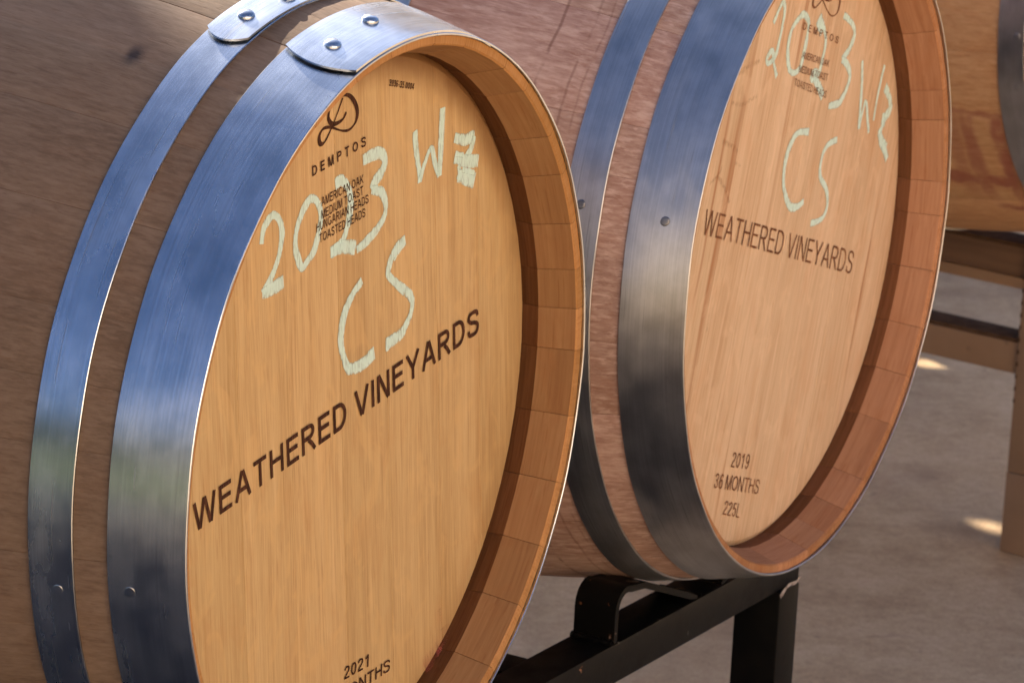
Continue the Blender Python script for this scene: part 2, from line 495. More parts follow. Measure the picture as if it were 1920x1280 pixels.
def glyphs(s):
    """plain upright sans capitals as centre lines in a box one cap height tall; s = stroke"""
    h = s / 2; t = 1 - h; m = 0.5
    def sp(pts): return [tuple(q) for q in spline(pts, 5)]
    G = {
        'A': (0.86, [[(h * .6, 0), (0.43 - h * .3, 1)], [(0.86 - h * .6, 0), (0.43 + h * .3, 1)], [(0.17, 0.34), (0.69, 0.34)]]),
        'C': (0.84, [arc(0.44, 0.5, 0.44 - h, 0.5 - h, 38, 322, 20)]),
        'D': (0.80, [[(h, 0), (h, 1)], [(s, t), (0.36, t)] + arc(0.36, 0.5, 0.44 - h, 0.5 - h, 88, -88, 14) + [(0.36, h), (s, h)]]),
        'E': (0.70, [[(h, 0), (h, 1)], [(s, t), (0.68, t)], [(s, 0.53), (0.64, 0.53)], [(s, h), (0.70, h)]]),
        'G': (0.90, [arc(0.45, 0.5, 0.45 - h, 0.5 - h, 42, 322, 20) + [(0.90 - h, 0.2), (0.90 - h, 0.46)], [(0.50, 0.46), (0.90 - s, 0.46)]]),
        'H': (0.78, [[(h, 0), (h, 1)], [(0.78 - h, 0), (0.78 - h, 1)], [(s, 0.53), (0.78 - s, 0.53)]]),
        'I': (s, [[(h, 0), (h, 1)]]),
        'K': (0.80, [[(h, 0), (h, 1)], [(s, 0.36), (0.74, 1)], [(0.32, 0.57), (0.76, 0)]]),
        'L': (0.58, [[(h, 0), (h, 1)], [(s, h), (0.58, h)]]),
        'M': (0.92, [[(h, 0), (h, 1)], [(0.92 - h, 0), (0.92 - h, 1)], [(s * .8, 1), (0.46 - h * .3, 0)], [(0.92 - s * .8, 1), (0.46 + h * .3, 0)]]),
        'N': (0.78, [[(h, 0), (h, 1)], [(0.78 - h, 0), (0.78 - h, 1)], [(s * .7, 1), (0.78 - s * .7, 0)]]),
        'O': (0.92, [arc(0.46, 0.5, 0.46 - h, 0.5 - h, 90, 450, 26)]),
        'P': (0.72, [[(h, 0), (h, 1)], [(s, t), (0.42, t)] + arc(0.42, 0.71, 0.30 - h, 0.29 - h, 88, -88, 10) + [(0.42, 0.42 + h), (s, 0.42 + h)]]),
        'R': (0.80, [[(h, 0), (h, 1)], [(s, t), (0.46, t)] + arc(0.46, 0.72, 0.30 - h, 0.28 - h, 88, -88, 10) + [(0.46, 0.44 + h), (s, 0.44 + h)], [(0.40, 0.44), (0.58, 0.26), (0.76, 0)]]),
        'S': (0.76, [sp([(0.68, 0.70), (0.62, 0.87), (0.38, t), (0.14, 0.88), (0.09, 0.72), (0.22, 0.58), (0.44, 0.51), (0.63, 0.42), (0.69, 0.27), (0.60, 0.11), (0.36, h), (0.12, 0.12), (0.06, 0.30)])]),
        'T': (0.74, [[(0, t), (0.74, t)], [(0.37, 0), (0.37, 1 - s)]]),
        'U': (0.78, [[(h, 1), (h, 0.36)] + arc(0.39, 0.36, 0.39 - h, 0.36 - h, 182, 358, 12) + [(0.78 - h, 0.36), (0.78 - h, 1)]]),
        'V': (0.84, [[(h * .6, 1), (0.42 - h * .3, 0)], [(0.84 - h * .6, 1), (0.42 + h * .3, 0)]]),
        'W': (1.20, [[(h * .6, 1), (0.30 - h * .3, 0)], [(0.30 + h * .2, 0), (0.60 - h * .2, 1)], [(0.60 + h * .2, 1), (0.90 - h * .2, 0)], [(0.90 + h * .3, 0), (1.20 - h * .6, 1)]]),
        'Y': (0.84, [[(h * .6, 1), (0.42, 0.42)], [(0.84 - h * .6, 1), (0.42, 0.42)], [(0.42, 0), (0.42, 0.44)]]),
        '0': (0.60, [arc(0.30, 0.5, 0.30 - h, 0.5 - h, 90, 450, 22)]),
        '1': (0.60, [[(0.38, 0), (0.38, 1)], [(0.10, 0.74), (0.26, 0.82), (0.36, 0.97)]]),
        '2': (0.62, [sp([(0.07, 0.70), (0.12, 0.86), (0.30, t), (0.49, 0.87), (0.53, 0.70), (0.44, 0.52), (0.22, 0.30), (0.08, s)]), [(0.03, h), (0.60, h)]]),
        '3': (0.60, [sp([(0.06, 0.74), (0.14, 0.90), (0.29, t), (0.47, 0.88), (0.49, 0.70), (0.39, 0.57), (0.22, 0.54)]), sp([(0.22, 0.54), (0.42, 0.50), (0.54, 0.34), (0.51, 0.14), (0.30, h), (0.12, 0.11), (0.05, 0.27)])]),
        '4': (0.62, [[(0.44, 0), (0.44, 1)], [(0.41, 0.96), (0.05, 0.30)], [(0.03, 0.27), (0.60, 0.27)]]),
        '5': (0.60, [[(0.53, t), (0.16, t)], [(0.15, 0.96), (0.09, 0.50)], sp([(0.09, 0.49), (0.27, 0.62), (0.47, 0.54), (0.54, 0.33), (0.46, 0.12), (0.28, h), (0.11, 0.12), (0.05, 0.26)])]),
        '6': (0.60, [arc(0.31, 0.32, 0.29 - h, 0.32 - h, 0, 360, 18), sp([(0.53, 0.80), (0.42, 0.93), (0.26, 0.93), (0.11, 0.76), (0.055, 0.50), (0.065, 0.34)])]),
        '9': (0.60, [arc(0.29, 0.68, 0.29 - h, 0.32 - h, 0, 360, 18), sp([(0.07, 0.20), (0.18, 0.07), (0.34, 0.07), (0.49, 0.24), (0.545, 0.50), (0.535, 0.66)])]),
        '-': (0.36, [[(0.02, 0.38), (0.34, 0.38)]]),
        ' ': (0.16, []),
    }
    return G

def lettering(hd, phi, txt, p0, p1, cap_h, mat, spacing=0.2, stroke=0.13, depth=0.0006):
    """txt between the baseline ends p0 and p1 in the barrel's face frame"""
    G = glyphs(stroke); V2 = []; F = []; x = 0.0; lay = []
    for ch in txt:
        w, lines = G[ch]
        for k, ln in enumerate(lines):
            P = [Vector((q[0] + x, q[1])) for q in ln]; n = len(P); b = len(V2)
            for i, q in enumerate(P):
                a = P[i - 1] if i else P[i]; c = P[i + 1] if i < n - 1 else P[i]
                d1 = (q - a).normalized() if i else (c - q).normalized()
                d2 = (c - q).normalized() if i < n - 1 else d1
                n1 = Vector((-d1.y, d1.x)); n2 = Vector((-d2.y, d2.x)); mm = n1 + n2
                mm = mm / max(mm.length_squared, 0.6) * 2.0 if mm.length > 1e-6 else n1
                off = mm * (stroke / 2)
                V2 += [q + off, q - off]; lay += [k, k]
            F += [(b + 2 * i, b + 2 * i + 1, b + 2 * i + 3, b + 2 * i + 2) for i in range(n - 1)]
        x += w + spacing
    wid = x - spacing
    (ax, ay), (bx, by) = face_local(hd, [p0, p1], phi)
    ln = math.hypot(bx - ax, by - ay); an = math.atan2(by - ay, bx - ax)
    ca, sa = math.cos(an), math.sin(an)
    V = []
    for q, k in zip(V2, lay):
        u = q.x / wid * ln; w = q.y * cap_h
        V.append((ax + ca * u - sa * w, -depth - 0.00001 * k, ay + sa * u + ca * w))
    return make('lettering', V, F, mat, hd)

def barrel(label, loc_front, theta, stave_mats, metal, head_spec, angles, lap=None, bolts=(), nails=(), nail_mat=None):
    """loc_front: centre of the front hoop's edge in the world; theta: heading of the front face"""
    M = Matrix.Rotation(R(theta), 4, 'Z')
    root = empty('wine_barrel', Vector(loc_front) + M.to_3x3() @ BASE, R(theta))
    tag(root, label, 'barrel', 'oak wine barrels lying on their sides')
    mats = stave_mats(root)
    for a0, a1 in zip(angles, angles[1:] + [angles[0] + 360.0]): stave_obj(root, a0, a1, mats)
    H = {}
    for nm, z0, z1 in (('head', 0.0, 0.0536), ('quarter', 0.0772, 0.1083), ('bilge', 0.284, 0.316)):
        H[nm] = hoop_obj(root, z0, z1, metal)
        hoop_obj(root, z0, z1, metal, flip=True)
    if lap:
        for nm, z0, z1 in (('head', 0.0, 0.0536), ('quarter', 0.0772, 0.1083)):
            lap_obj(H[nm], z0, z1, lap[nm][0], lap[nm][1], metal)
    for nm, a, z in bolts: rivet_obj(H[nm], a, z, metal)
    for nm, a, z in nails: rivet_obj(H[nm], a, z, nail_mat or metal, rad=0.0040, hgt=0.0007 if nail_mat else 0.0003, base=0.0024)
    phi, edges, hm, backing = head_spec
    hd = head_obj(root, phi, edges, hm, backing)
    head_obj(root, 0, [-0.2739, -0.15, -0.05, 0.05, 0.15, 0.2739], hm, backing, flip=True)
    return root, hd

def fill_angles(known, rnd):
    """complete a list of known stave joints (degrees) round the circle"""
    A = sorted(known); out = []
    ring = A + [A[0] + 360]
    for a, b in zip(ring[:-1], ring[1:]):
        out.append(a); gap = b - a
        if gap > 17:
            n = max(2, round(gap / 11.5)); w = [rnd.uniform(0.7, 1.3) for _ in range(n)]; s = sum(w); x = a
            for k in range(n - 1):
                x += gap * w[k] / s; out.append(x)
    return [a if a < 360 else a - 360 for a in out] if False else out

# ------------------------------------------------------------------ the setting
t = NT('concrete')
co = t.coord()
n1 = t.noise(co, 2.2, 6, 0.6); n2 = t.noise(co, 14.0, 5, 0.65); n3 = t.noise(co, 260.0, 3, 0.6)
n4 = t.noise(t.vscale(co, (9, 26, 9)), 1.0, 4, 0.6, 0.6)
cc = t.ramp(t.math('ADD', t.math('MULTIPLY', n1, 0.55), t.math('MULTIPLY', n2, 0.45)),
            [(0.33, (0.39, 0.262, 0.152)), (0.5, (0.53, 0.378, 0.228)), (0.68, (0.64, 0.47, 0.30))])
cc = t.mix(t.math('MULTIPLY', t.maprange(n4, 0.60, 0.74), 0.35), cc, (0.24, 0.15, 0.11))
n5 = t.noise(co, 70.0, 4, 0.7)
cc = t.mix(0.8, cc, t.ramp(t.math('ADD', t.math('MULTIPLY', n3, 0.5), t.math('MULTIPLY', n5, 0.5)), [(0.34, 0.36), (0.66, 0.64)]), 'OVERLAY')
t.bump(t.math('ADD', n3, t.math('MULTIPLY', n2, 0.6)), 0.25, 0.002)
n6 = t.noise(t.vscale(co, (1.6, 1.0, 1.0)), 1.1, 5, 0.62, 0.8)
cc = t.mix(t.math('MULTIPLY', t.maprange(n6, 0.46, 0.66), 0.5), cc, (0.27, 0.175, 0.12))
spk = t.maprange(t.noise(co, 34.0, 4, 0.7, 0.6), 0.66, 0.74)
cc = t.mix(t.math('MULTIPLY', spk, 0.5), cc, (0.17, 0.12, 0.09))
CONCRETE = t.done(cc, 0.95, 0.0, 0.08)
t = NT('dry_grass')
g1 = t.noise(t.coord(), 0.7, 5); g2 = t.noise(t.coord(), 30.0, 3)
GRASS = t.done(t.ramp(t.math('ADD', t.math('MULTIPLY', g1, 0.5), t.math('MULTIPLY', g2, 0.5)),
               [(0.3, (0.03, 0.05, 0.013)), (0.7, (0.065, 0.085, 0.028))]), 0.9)
t = NT('asphalt')
a1 = t.noise(t.coord(), 120.0, 3); a2 = t.noise(t.coord(), 1.5, 4)
t.bump(a1, 0.4, 0.004)
ASPH = t.done(t.ramp(t.math('ADD', t.math('MULTIPLY', a1, 0.5), t.math('MULTIPLY', a2, 0.5)),
              [(0.3, (0.010, 0.014, 0.022)), (0.7, (0.018, 0.024, 0.036))]), 0.85)
N = 24
gv = [(-900 + 1800 * i / N, -900 + 1800 * j / N, -0.012) for j in range(N + 1) for i in range(N + 1)]
gf = [(j * (N + 1) + i, j * (N + 1) + i + 1, (j + 1) * (N + 1) + i + 1, (j + 1) * (N + 1) + i) for j in range(N) for i in range(N)]
tag(make('ground', gv, gf, GRASS), kind='structure')
# the drive: a dark strip left of and under the barrels; the concrete yard beside it
def slab(name, pts, z0, z1, mat):
    n = len(pts)
    V = [(x, y, z) for z in (z0, z1) for x, y in pts]
    F = [tuple(range(n)), tuple(range(n, 2 * n))] + [(i, (i + 1) % n, n + (i + 1) % n, n + i) for i in range(n)]
    return tag(make(name, V, F, mat), kind='structure')
slab('driveway', [(-4.5, -1.3), (-2.0, -1.3), (-1.0, 0.55), (0.98, 0.6), (0.10, 3.10), (-1.9, 9.0), (-4.5, 9.0)], -0.010, -0.004, ASPH)
slab('yard_floor', [(-1.2, -6.0), (24, -6.0), (24, 30), (-1.9, 30), (-1.9, 9.0), (0.10, 3.10), (0.98, 0.6), (-1.0, 0.55), (-2.0, -1.3), (-2.0, -2.4), (-1.2, -2.6)],
     -0.010, 0.0, CONCRETE)

t = NT('wall_render')
n1 = t.noise(t.coord(), 3.0, 5)
WALL = t.done(t.ramp(n1, [(0.3, (0.70, 0.60, 0.48)), (0.7, (0.78, 0.68, 0.55))]), 0.9)
# added wall out of view, shading the yard; two gaps cast sun patches
WY, WT = 7.4, 0.02
def along_sun(px, py):                       # where the ray from a floor point to the sun meets the wall
    k = (WY + WT / 2 - py) / SUN_DIR.y
    return px + SUN_DIR.x * k, SUN_DIR.z * k
WX0, WX1, WH = -26.0, 0.75, 3.5
sun_gaps = []
for (px, py, w, hgt) in ((0.640, 5.735, 0.050, 0.040), (0.658, 4.928, 0.046, 0.036)):
    vx, vz = along_sun(px, py)
    sun_gaps.append((vx - w / 2, vx + w / 2, vz - hgt / 2, vz + hgt / 2))
sun_gaps.sort(key=lambda q: q[2])
bm = bmesh.new()
zc = 0.0
for (x0, x1, z0, z1) in sun_gaps:
    box_mesh(bm, WX0, WX1, WY, WY + WT, zc, z0)
    box_mesh(bm, WX0, x0, WY, WY + WT, z0, z1)
    box_mesh(bm, x1, WX1, WY, WY + WT, z0, z1)
    zc = z1
box_mesh(bm, WX0, WX1, WY, WY + WT, zc, WH)
box_mesh(bm, WX0, -2.85, WY, WY + WT, WH, 4.9)  # taller part, stepped to set the shadow edge on the front barrel
tag(bm_obj('unseen_wall', bm, WALL), kind='structure')

# the pale front of the building across the yard, behind the camera: sunlit, it lights the barrel heads
bm = bmesh.new(); box_mesh(bm, 0.8, 22.0, -5.4, -5.05, 0.0, 5.2)
tag(bm_obj('unseen_wall', bm, WALL), kind='structure')

# a low tan garden wall beside it, what the second barrel's hoops mirror
t = NT('tan_render')
FENCE = t.done(t.ramp(t.noise(t.coord(), 2.0, 5), [(0.3, (0.32, 0.265, 0.21)), (0.7, (0.38, 0.32, 0.26))]), 0.9)
bm = bmesh.new(); box_mesh(bm, -4.1, 0.79, -6.4, -6.1, 0.0, 3.2)
tag(bm_obj('unseen_wall', bm, FENCE), kind='structure')

# far-off trees behind and left of the camera, seen only as a green band in the hoops
t = NT('foliage')
n1 = t.noise(t.coord(), 1.3, 4)
FOL = t.done(t.ramp(n1, [(0.35, (0.010, 0.022, 0.007)), (0.6, (0.022, 0.046, 0.012)), (0.75, (0.036, 0.066, 0.017))]), 0.8)
rt = random.Random(5)
V, F = [], []
for k in range(5200):
    a = R(rt.uniform(150, 330)); cl = math.floor(math.degrees(a) / 6.5)
    rc = random.Random(cl); top = rc.uniform(3.4, 6.4)
    d = 34 + rc.uniform(-3, 4) + rt.uniform(-2, 2)
    z = top * (rt.random() ** 0.8)
    c = Vector((d * math.cos(a), d * math.sin(a), z))
    s = rt.uniform(0.35, 0.7); e = [Vector((rt.gauss(0, 1), rt.gauss(0, 1), rt.gauss(0, 1))).normalized() * s for _ in range(3)]
    b = len(V)
    V += [c + e[0], c + e[1], c - e[0], c - e[1]]; F.append((b, b + 1, b + 2, b + 3))
tag(make('trees', V, F, FOL), kind='stuff')

# ------------------------------------------------------------------ materials of the things
METAL = galvanised('galvanised_steel')
METAL_DULL = galvanised('galvanised_steel_dull', (0.50, 0.50, 0.51), 0.34, 0.4)
NAIL = galvanised('dull_steel_nail', (0.20, 0.20, 0.21), 0.42, 0.6)
BURNT = burnt('burnt_print'); BURNT_THIN = burnt('burnt_print_faded', (0.13, 0.055, 0.028))
CHALK = chalk('pale_green_chalk', 1.0)
INSIDE = NT('dark_inside').done((0.03, 0.02, 0.012), 0.9)

def edge_brown(amount, r0=0.240, r1=0.270, col=(0.16, 0.065, 0.02), light=(0.68, 0.42, 0.17)):  # boards turn browner towards the rim, mostly at the top
    def f(t, col_in, base):
        fl = t.noise(t.vscale(base, (34, 34, 20)), 1.0, 3, 0.55, 1.2)      # ray fleck figure
        col_in = t.mix(t.math('MULTIPLY', t.maprange(fl, 0.52, 0.66), 0.30), col_in, light)
        v = t.sep(t.coord())
        r = t.math('SQRT', t.math('ADD', t.math('MULTIPLY', v[0], v[0]), t.math('MULTIPLY', v[2], v[2])))
        n = t.noise(t.vscale(t.coord(), (26, 26, 26)), 1.0, 3)
        up = t.maprange(v[2], -0.05, 0.22)
        r = t.math('ADD', r, t.math('MULTIPLY', t.math('SUBTRACT', n, 0.5), 0.016))
        e = t.maprange(r, r0, r1)
        return t.mix(t.math('MULTIPLY', t.math('MULTIPLY', e, amount), t.math('ADD', t.math('MULTIPLY', up, 0.8), 0.2)), col_in, col)
    return f

HEAD_A = wood('golden_oak_head', (0.615, 0.415, 0.195), (0.53, 0.338, 0.145), (0.41, 0.24, 0.092), 2, fine=460, contrast=1.0,
              piece_var=0.08, rough=0.55, bump=0.08, extra=edge_brown(0.9))
HEAD_B = wood('pink_oak_head', (0.71, 0.50, 0.325), (0.62, 0.42, 0.255), (0.50, 0.30, 0.16), 2, fine=330, contrast=1.05,
              piece_var=0.10, rough=0.55, streak=0.85, streak_col=(0.36, 0.15, 0.055), bump=0.14, extra=edge_brown(0.3, 0.255, light=(0.78, 0.54, 0.34)))

def staves_a(root):
    def knot(t, col, base):
        v = t.coord('Object', root); s = t.sep(v)
        c = cyl(prof(0.139), 118.4, 0.139)
        d = [t.math('MULTIPLY', t.math('SUBTRACT', s[i], c[i]), k) for i, k in ((0, 46.0), (1, 90.0), (2, 46.0))]
        rr = t.math('SQRT', t.math('ADD', t.math('ADD', t.math('MULTIPLY', d[0], d[0]), t.math('MULTIPLY', d[1], d[1])), t.math('MULTIPLY', d[2], d[2])))
        rr = t.math('ADD', rr, t.math('MULTIPLY', t.noise(v, 90.0, 3), 0.6))
        return t.mix(t.maprange(rr, 1.15, 0.35), col, (0.04, 0.03, 0.03))
    return [wood('grey_brown_oak_staves', (0.225, 0.152, 0.104), (0.178, 0.117, 0.078), (0.131, 0.084, 0.055), 1, fine=330, contrast=1.0,
                 piece_var=0.10, rough=0.75, bump=0.4, cross=0.45, wobble=0.003, pore=0.22, extra=knot, spec=0.15),
            wood('oak_chime_dark', (0.34, 0.188, 0.088), (0.28, 0.147, 0.065), (0.218, 0.105, 0.045), 0, fine=330, contrast=0.7, piece_var=0.04, rough=0.7, bump=0.2, spec=0.1),
            wood('dark_croze', (0.17, 0.075, 0.032), (0.13, 0.055, 0.022), (0.09, 0.036, 0.014), 0, fine=420, contrast=0.8, piece_var=0.12, rough=0.8, bump=0.2, spec=0.05),  # croze band and inside, darker than the chime
            wood('sawn_oak_end', (0.50, 0.26, 0.105), (0.43, 0.215, 0.08), (0.34, 0.16, 0.055), 2, fine=900, contrast=0.9, piece_var=0.12, rough=0.85, bump=0.12, spec=0.05)]

def staves_b(root):
    def rings(t, col, base):
        v = t.coord('Object', root); s = t.sep(v)
        n = t.noise(t.vscale(v, (8, 1, 8)), 1.0, 3)
        wob = t.math('MULTIPLY', t.math('SUBTRACT', n, 0.5), 0.016)
        y = t.math('ADD', t.math('SUBTRACT', s[1], -BASE.y), wob)
        brk = t.noise(t.vscale(v, (45, 45, 45)), 1.0, 3)
        for yy, w, am in ((0.155, 0.0014, 0.55), (0.128, 0.0012, 0.4), (0.117, 0.001, 0.3)):
            l = t.maprange(t.math('ABSOLUTE', t.math('SUBTRACT', y, yy)), w * 1.6, w * 0.2)
            col = t.mix(t.math('MULTIPLY', t.math('MULTIPLY', l, t.maprange(brk, 0.36, 0.56)), am), col, (0.13, 0.05, 0.035))
        return col
    return [wood('pinkish_oak_staves', (0.56, 0.385, 0.31), (0.42, 0.26, 0.205), (0.30, 0.165, 0.125), 1, fine=300, contrast=1.05,
                 piece_var=0.10, rough=0.75, bump=0.45, cross=0.75, wobble=0.003, pore=0.3, extra=rings, spec=0.15),
            wood('oak_chime_pink', (0.44, 0.235, 0.135), (0.36, 0.18, 0.10), (0.27, 0.125, 0.066), 0, fine=330, contrast=0.75, piece_var=0.05, rough=0.7, bump=0.2, spec=0.1),
            wood('dark_croze_pink', (0.22, 0.10, 0.05), (0.17, 0.075, 0.036), (0.12, 0.05, 0.022), 0, fine=380, contrast=0.8, piece_var=0.14, rough=0.8, bump=0.2, spec=0.05),
            wood('sawn_oak_end_pink', (0.50, 0.25, 0.13), (0.40, 0.19, 0.09), (0.28, 0.12, 0.05), 2, fine=900, contrast=0.9, piece_var=0.12, rough=0.85, bump=0.12, spec=0.05)]

def staves_c(root):
    def wine(t, col, base):
        v = t.coord('Object', root); s = t.sep(v)
        y = t.math('ADD', s[1], BASE.y); zz = t.math('ADD', s[2], BASE.z)      # depth behind the rim, height over the axis
        n = t.noise(t.vscale(v, (26, 26, 10)), 1.0, 4); n2 = t.noise(t.vscale(v, (60, 60, 22)), 1.0, 3)
        left = t.maprange(s[0], 0.0, -0.1)
        def band(x, c, w): return t.maprange(t.math('ABSOLUTE', t.math('SUBTRACT', x, c)), w, w * 0.25)
        yj = t.math('ADD', y, t.math('MULTIPLY', t.math('SUBTRACT', n2, 0.5), 0.012))
        zj = t.math('ADD', zz, t.math('MULTIPLY', t.math('SUBTRACT', n2, 0.5), 0.014))
        run = t.math('MULTIPLY', t.maprange(zz, -0.125, -0.14), t.maprange(zz, -0.27, -0.225))
        drips = t.math('MAXIMUM', band(yj, 0.118, 0.012), t.math('MAXIMUM', t.math('MULTIPLY', band(yj, 0.155, 0.014), 0.8), t.math('MULTIPLY', band(yj, 0.175, 0.016), 0.5)))
        m = t.math('MULTIPLY', drips, run)
        m = t.math('MAXIMUM', m, t.math('MULTIPLY', band(zj, -0.131, 0.006), 0.7))
        m = t.math('MAXIMUM', m, t.math('MULTIPLY', band(zj, -0.222, 0.014), t.maprange(n, 0.3, 0.55)))
        m = t.math('MAXIMUM', m, t.math('MULTIPLY', t.math('MULTIPLY', band(zj, -0.262, 0.006), t.maprange(y, 0.165, 0.14)), 1.0))
        m = t.math('MULTIPLY', t.math('MULTIPLY', m, left), t.maprange(n, 0.2, 0.5))
        return t.mix(t.math('MULTIPLY', m, 0.62), col, (0.20, 0.022, 0.035))
    return [wood('orange_oak_staves', (0.64, 0.38, 0.20), (0.55, 0.30, 0.145), (0.43, 0.21, 0.095), 1, fine=300, contrast=0.9,
                 piece_var=0.15, rough=0.7, bump=0.3, cross=0.3, wobble=0.003, extra=wine, spec=0.15)] + staves_b(root)[1:]

# ------------------------------------------------------------------ front barrel
TH = 62.79
rr = random.Random(3)
ang_a = fill_angles([-43.0, -32.6, -22.0, -11.2, -0.5, 6.5, 13.3, 21.7, 31.5, 40.0, 52.5, 61.0, 75.0, 84.5, 97.0], rr)
ED = [-0.2739, -0.228, -0.150, -0.082, -0.012, 0.055, 0.131, 0.196, 0.2739]
ED2 = [-0.2739, -0.205, -0.132, -0.066, 0.008, 0.070, 0.146, 0.210, 0.2739]
PA, PB = 6.9, -17.2
bar_a, head_a = barrel('front oak wine barrel at left, golden head chalked 2023 WE CS and dated 2021', (-0.0752, 2.656, 0.7817), TH,
    staves_a, METAL, (PA, ED, HEAD_A, INSIDE), ang_a,
    lap={'head': (107.4, 68.0), 'quarter': (109.4, 70.0)},
    bolts=(('head', 103.85, 0.0291), ('head', 93.1, 0.0316), ('quarter', 104.9, 0.0939), ('quarter', 96.2, 0.0889)),
    nails=(('quarter', -170.6, 0.0888), ('head', -171.3, 0.0388)))
ang_b = fill_angles([-47.0, -36.4, -26.5, -15.3, -4.6, 2.1, 14.6, 21.1, 35.0, 134.3, 150.9, 159.2], rr)
bar_b, head_b = barrel('second oak wine barrel behind the front one, pinkish head dated 2019 with 36 MONTHS 225L', (0.2725, 3.2782, 0.7783), TH,
    staves_b, METAL_DULL, (PB, ED2, HEAD_B, INSIDE), ang_b,
    lap={'head': (84.0, 45.0), 'quarter': (86.0, 46.0)},
    nails=(('head', 164.74, 0.0251), ('quarter', 164.35, 0.0947)), nail_mat=NAIL)
ang_c = fill_angles([-170.3, -179.0, -155.8, -137.5, -128.3, -100.0], rr)
bar_c, head_c = barrel('blurred oak barrel at the right edge with dark red wine stains down its side', (0.82, 4.605, 0.795), 54.0,
    staves_c, METAL_DULL, (0.0, ED, HEAD_B, INSIDE), ang_c,
    nails=(('quarter', -174.9, 0.0855), ('quarter', -163.2, 0.0863)))

# ------------------------------------------------------------------ writing: metres in each head's face frame
#W0
BROWN_STAIN = stain('brown_stain', (0.40, 0.19, 0.08), 0.28, (300, 300, 160))
WINE_STAIN = stain('wine_stain', (0.46, 0.11, 0.09), 0.32, (50, 50, 16))
strokes('chalk_writing', head_a, PA, [
    (0.0068, [(-0.1332, 0.1595), (-0.131, 0.1696), (-0.1247, 0.1752), (-0.1178, 0.1773), (-0.1105, 0.1725), (-0.1065, 0.1648), (-0.1066, 0.1561), (-0.1102, 0.1446), (-0.1187, 0.1326), (-0.1294, 0.1234)]),
    (0.0100, [(-0.1301, 0.1235), (-0.1153, 0.1246), (-0.102, 0.1272)]),
    (0.0072, [(-0.0565, 0.1729), (-0.0627, 0.1779), (-0.07, 0.1789), (-0.079, 0.1725), (-0.0862, 0.1609), (-0.0876, 0.1497), (-0.0841, 0.1405), (-0.077, 0.1313), (-0.07, 0.1349), (-0.0616, 0.1406), (-0.0565, 0.1512), (-0.0536, 0.1631), (-0.0565, 0.1729)]),
    (0.0084, [(-0.0351, 0.1836), (-0.0263, 0.1851), (-0.0168, 0.1779), (-0.0122, 0.1677), (-0.0131, 0.1584), (-0.0167, 0.1466), (-0.0229, 0.1388), (-0.0375, 0.1338)]),
    (0.0100, [(-0.0383, 0.1344), (-0.0227, 0.1356), (-0.0027, 0.1312)]),
    (0.0092, [(0.0032, 0.1942), (0.0191, 0.1961), (0.0308, 0.194), (0.0352, 0.1877), (0.0318, 0.1816), (0.0222, 0.1754), (0.0173, 0.17)]),
    (0.0076, [(0.0173, 0.17), (0.0315, 0.1658), (0.0384, 0.157), (0.0383, 0.1478), (0.0289, 0.1397), (0.0124, 0.1326), (-0.0011, 0.1293)]),
    (0.0072, [(0.0779, 0.2029), (0.0817, 0.1866), (0.0869, 0.1716), (0.0889, 0.1624)]),
    (0.0060, [(0.0884, 0.1633), (0.0954, 0.1761), (0.1043, 0.1855), (0.1101, 0.1747), (0.1185, 0.1618)]),
    (0.0080, [(0.1185, 0.1618), (0.1189, 0.1849), (0.1188, 0.2136)]),
    (0.0092, [(0.1396, 0.1874), (0.1554, 0.183), (0.1713, 0.1832)]),
    (0.0068, [(0.1705, 0.1833), (0.1678, 0.1755), (0.1585, 0.1677)]),
    (0.0096, [(0.1407, 0.1713), (0.1587, 0.1661), (0.1792, 0.1624)]),
    (0.0048, [(0.142, 0.1747), (0.1548, 0.1713)]),
    (0.0064, [(0.1479, 0.1647), (0.1503, 0.1577), (0.1482, 0.1532)]),
    (0.0120, [(0.1478, 0.1569), (0.1616, 0.1528), (0.1746, 0.1483)]),
    (0.0048, [(0.1542, 0.1603), (0.1741, 0.1542)]),
    (0.0084, [(0.0084, 0.1043), (-0.0069, 0.0948), (-0.0166, 0.0822), (-0.0191, 0.0648), (-0.0127, 0.0494), (-0.0052, 0.0401)]),
    (0.0100, [(-0.0068, 0.0412), (0.0117, 0.0402), (0.0307, 0.0456)]),
    (0.0100, [(0.0703, 0.1227), (0.0603, 0.1191), (0.052, 0.1135)]),
    (0.0076, [(0.052, 0.1143), (0.0464, 0.1049), (0.0484, 0.0993), (0.0643, 0.0887), (0.0812, 0.0778), (0.0851, 0.0704), (0.0825, 0.062), (0.0729, 0.0522)]),
    (0.0100, [(0.0745, 0.0526), (0.062, 0.0493), (0.0471, 0.0473)]),
], CHALK, depth=0.0003, jitter=0.13)
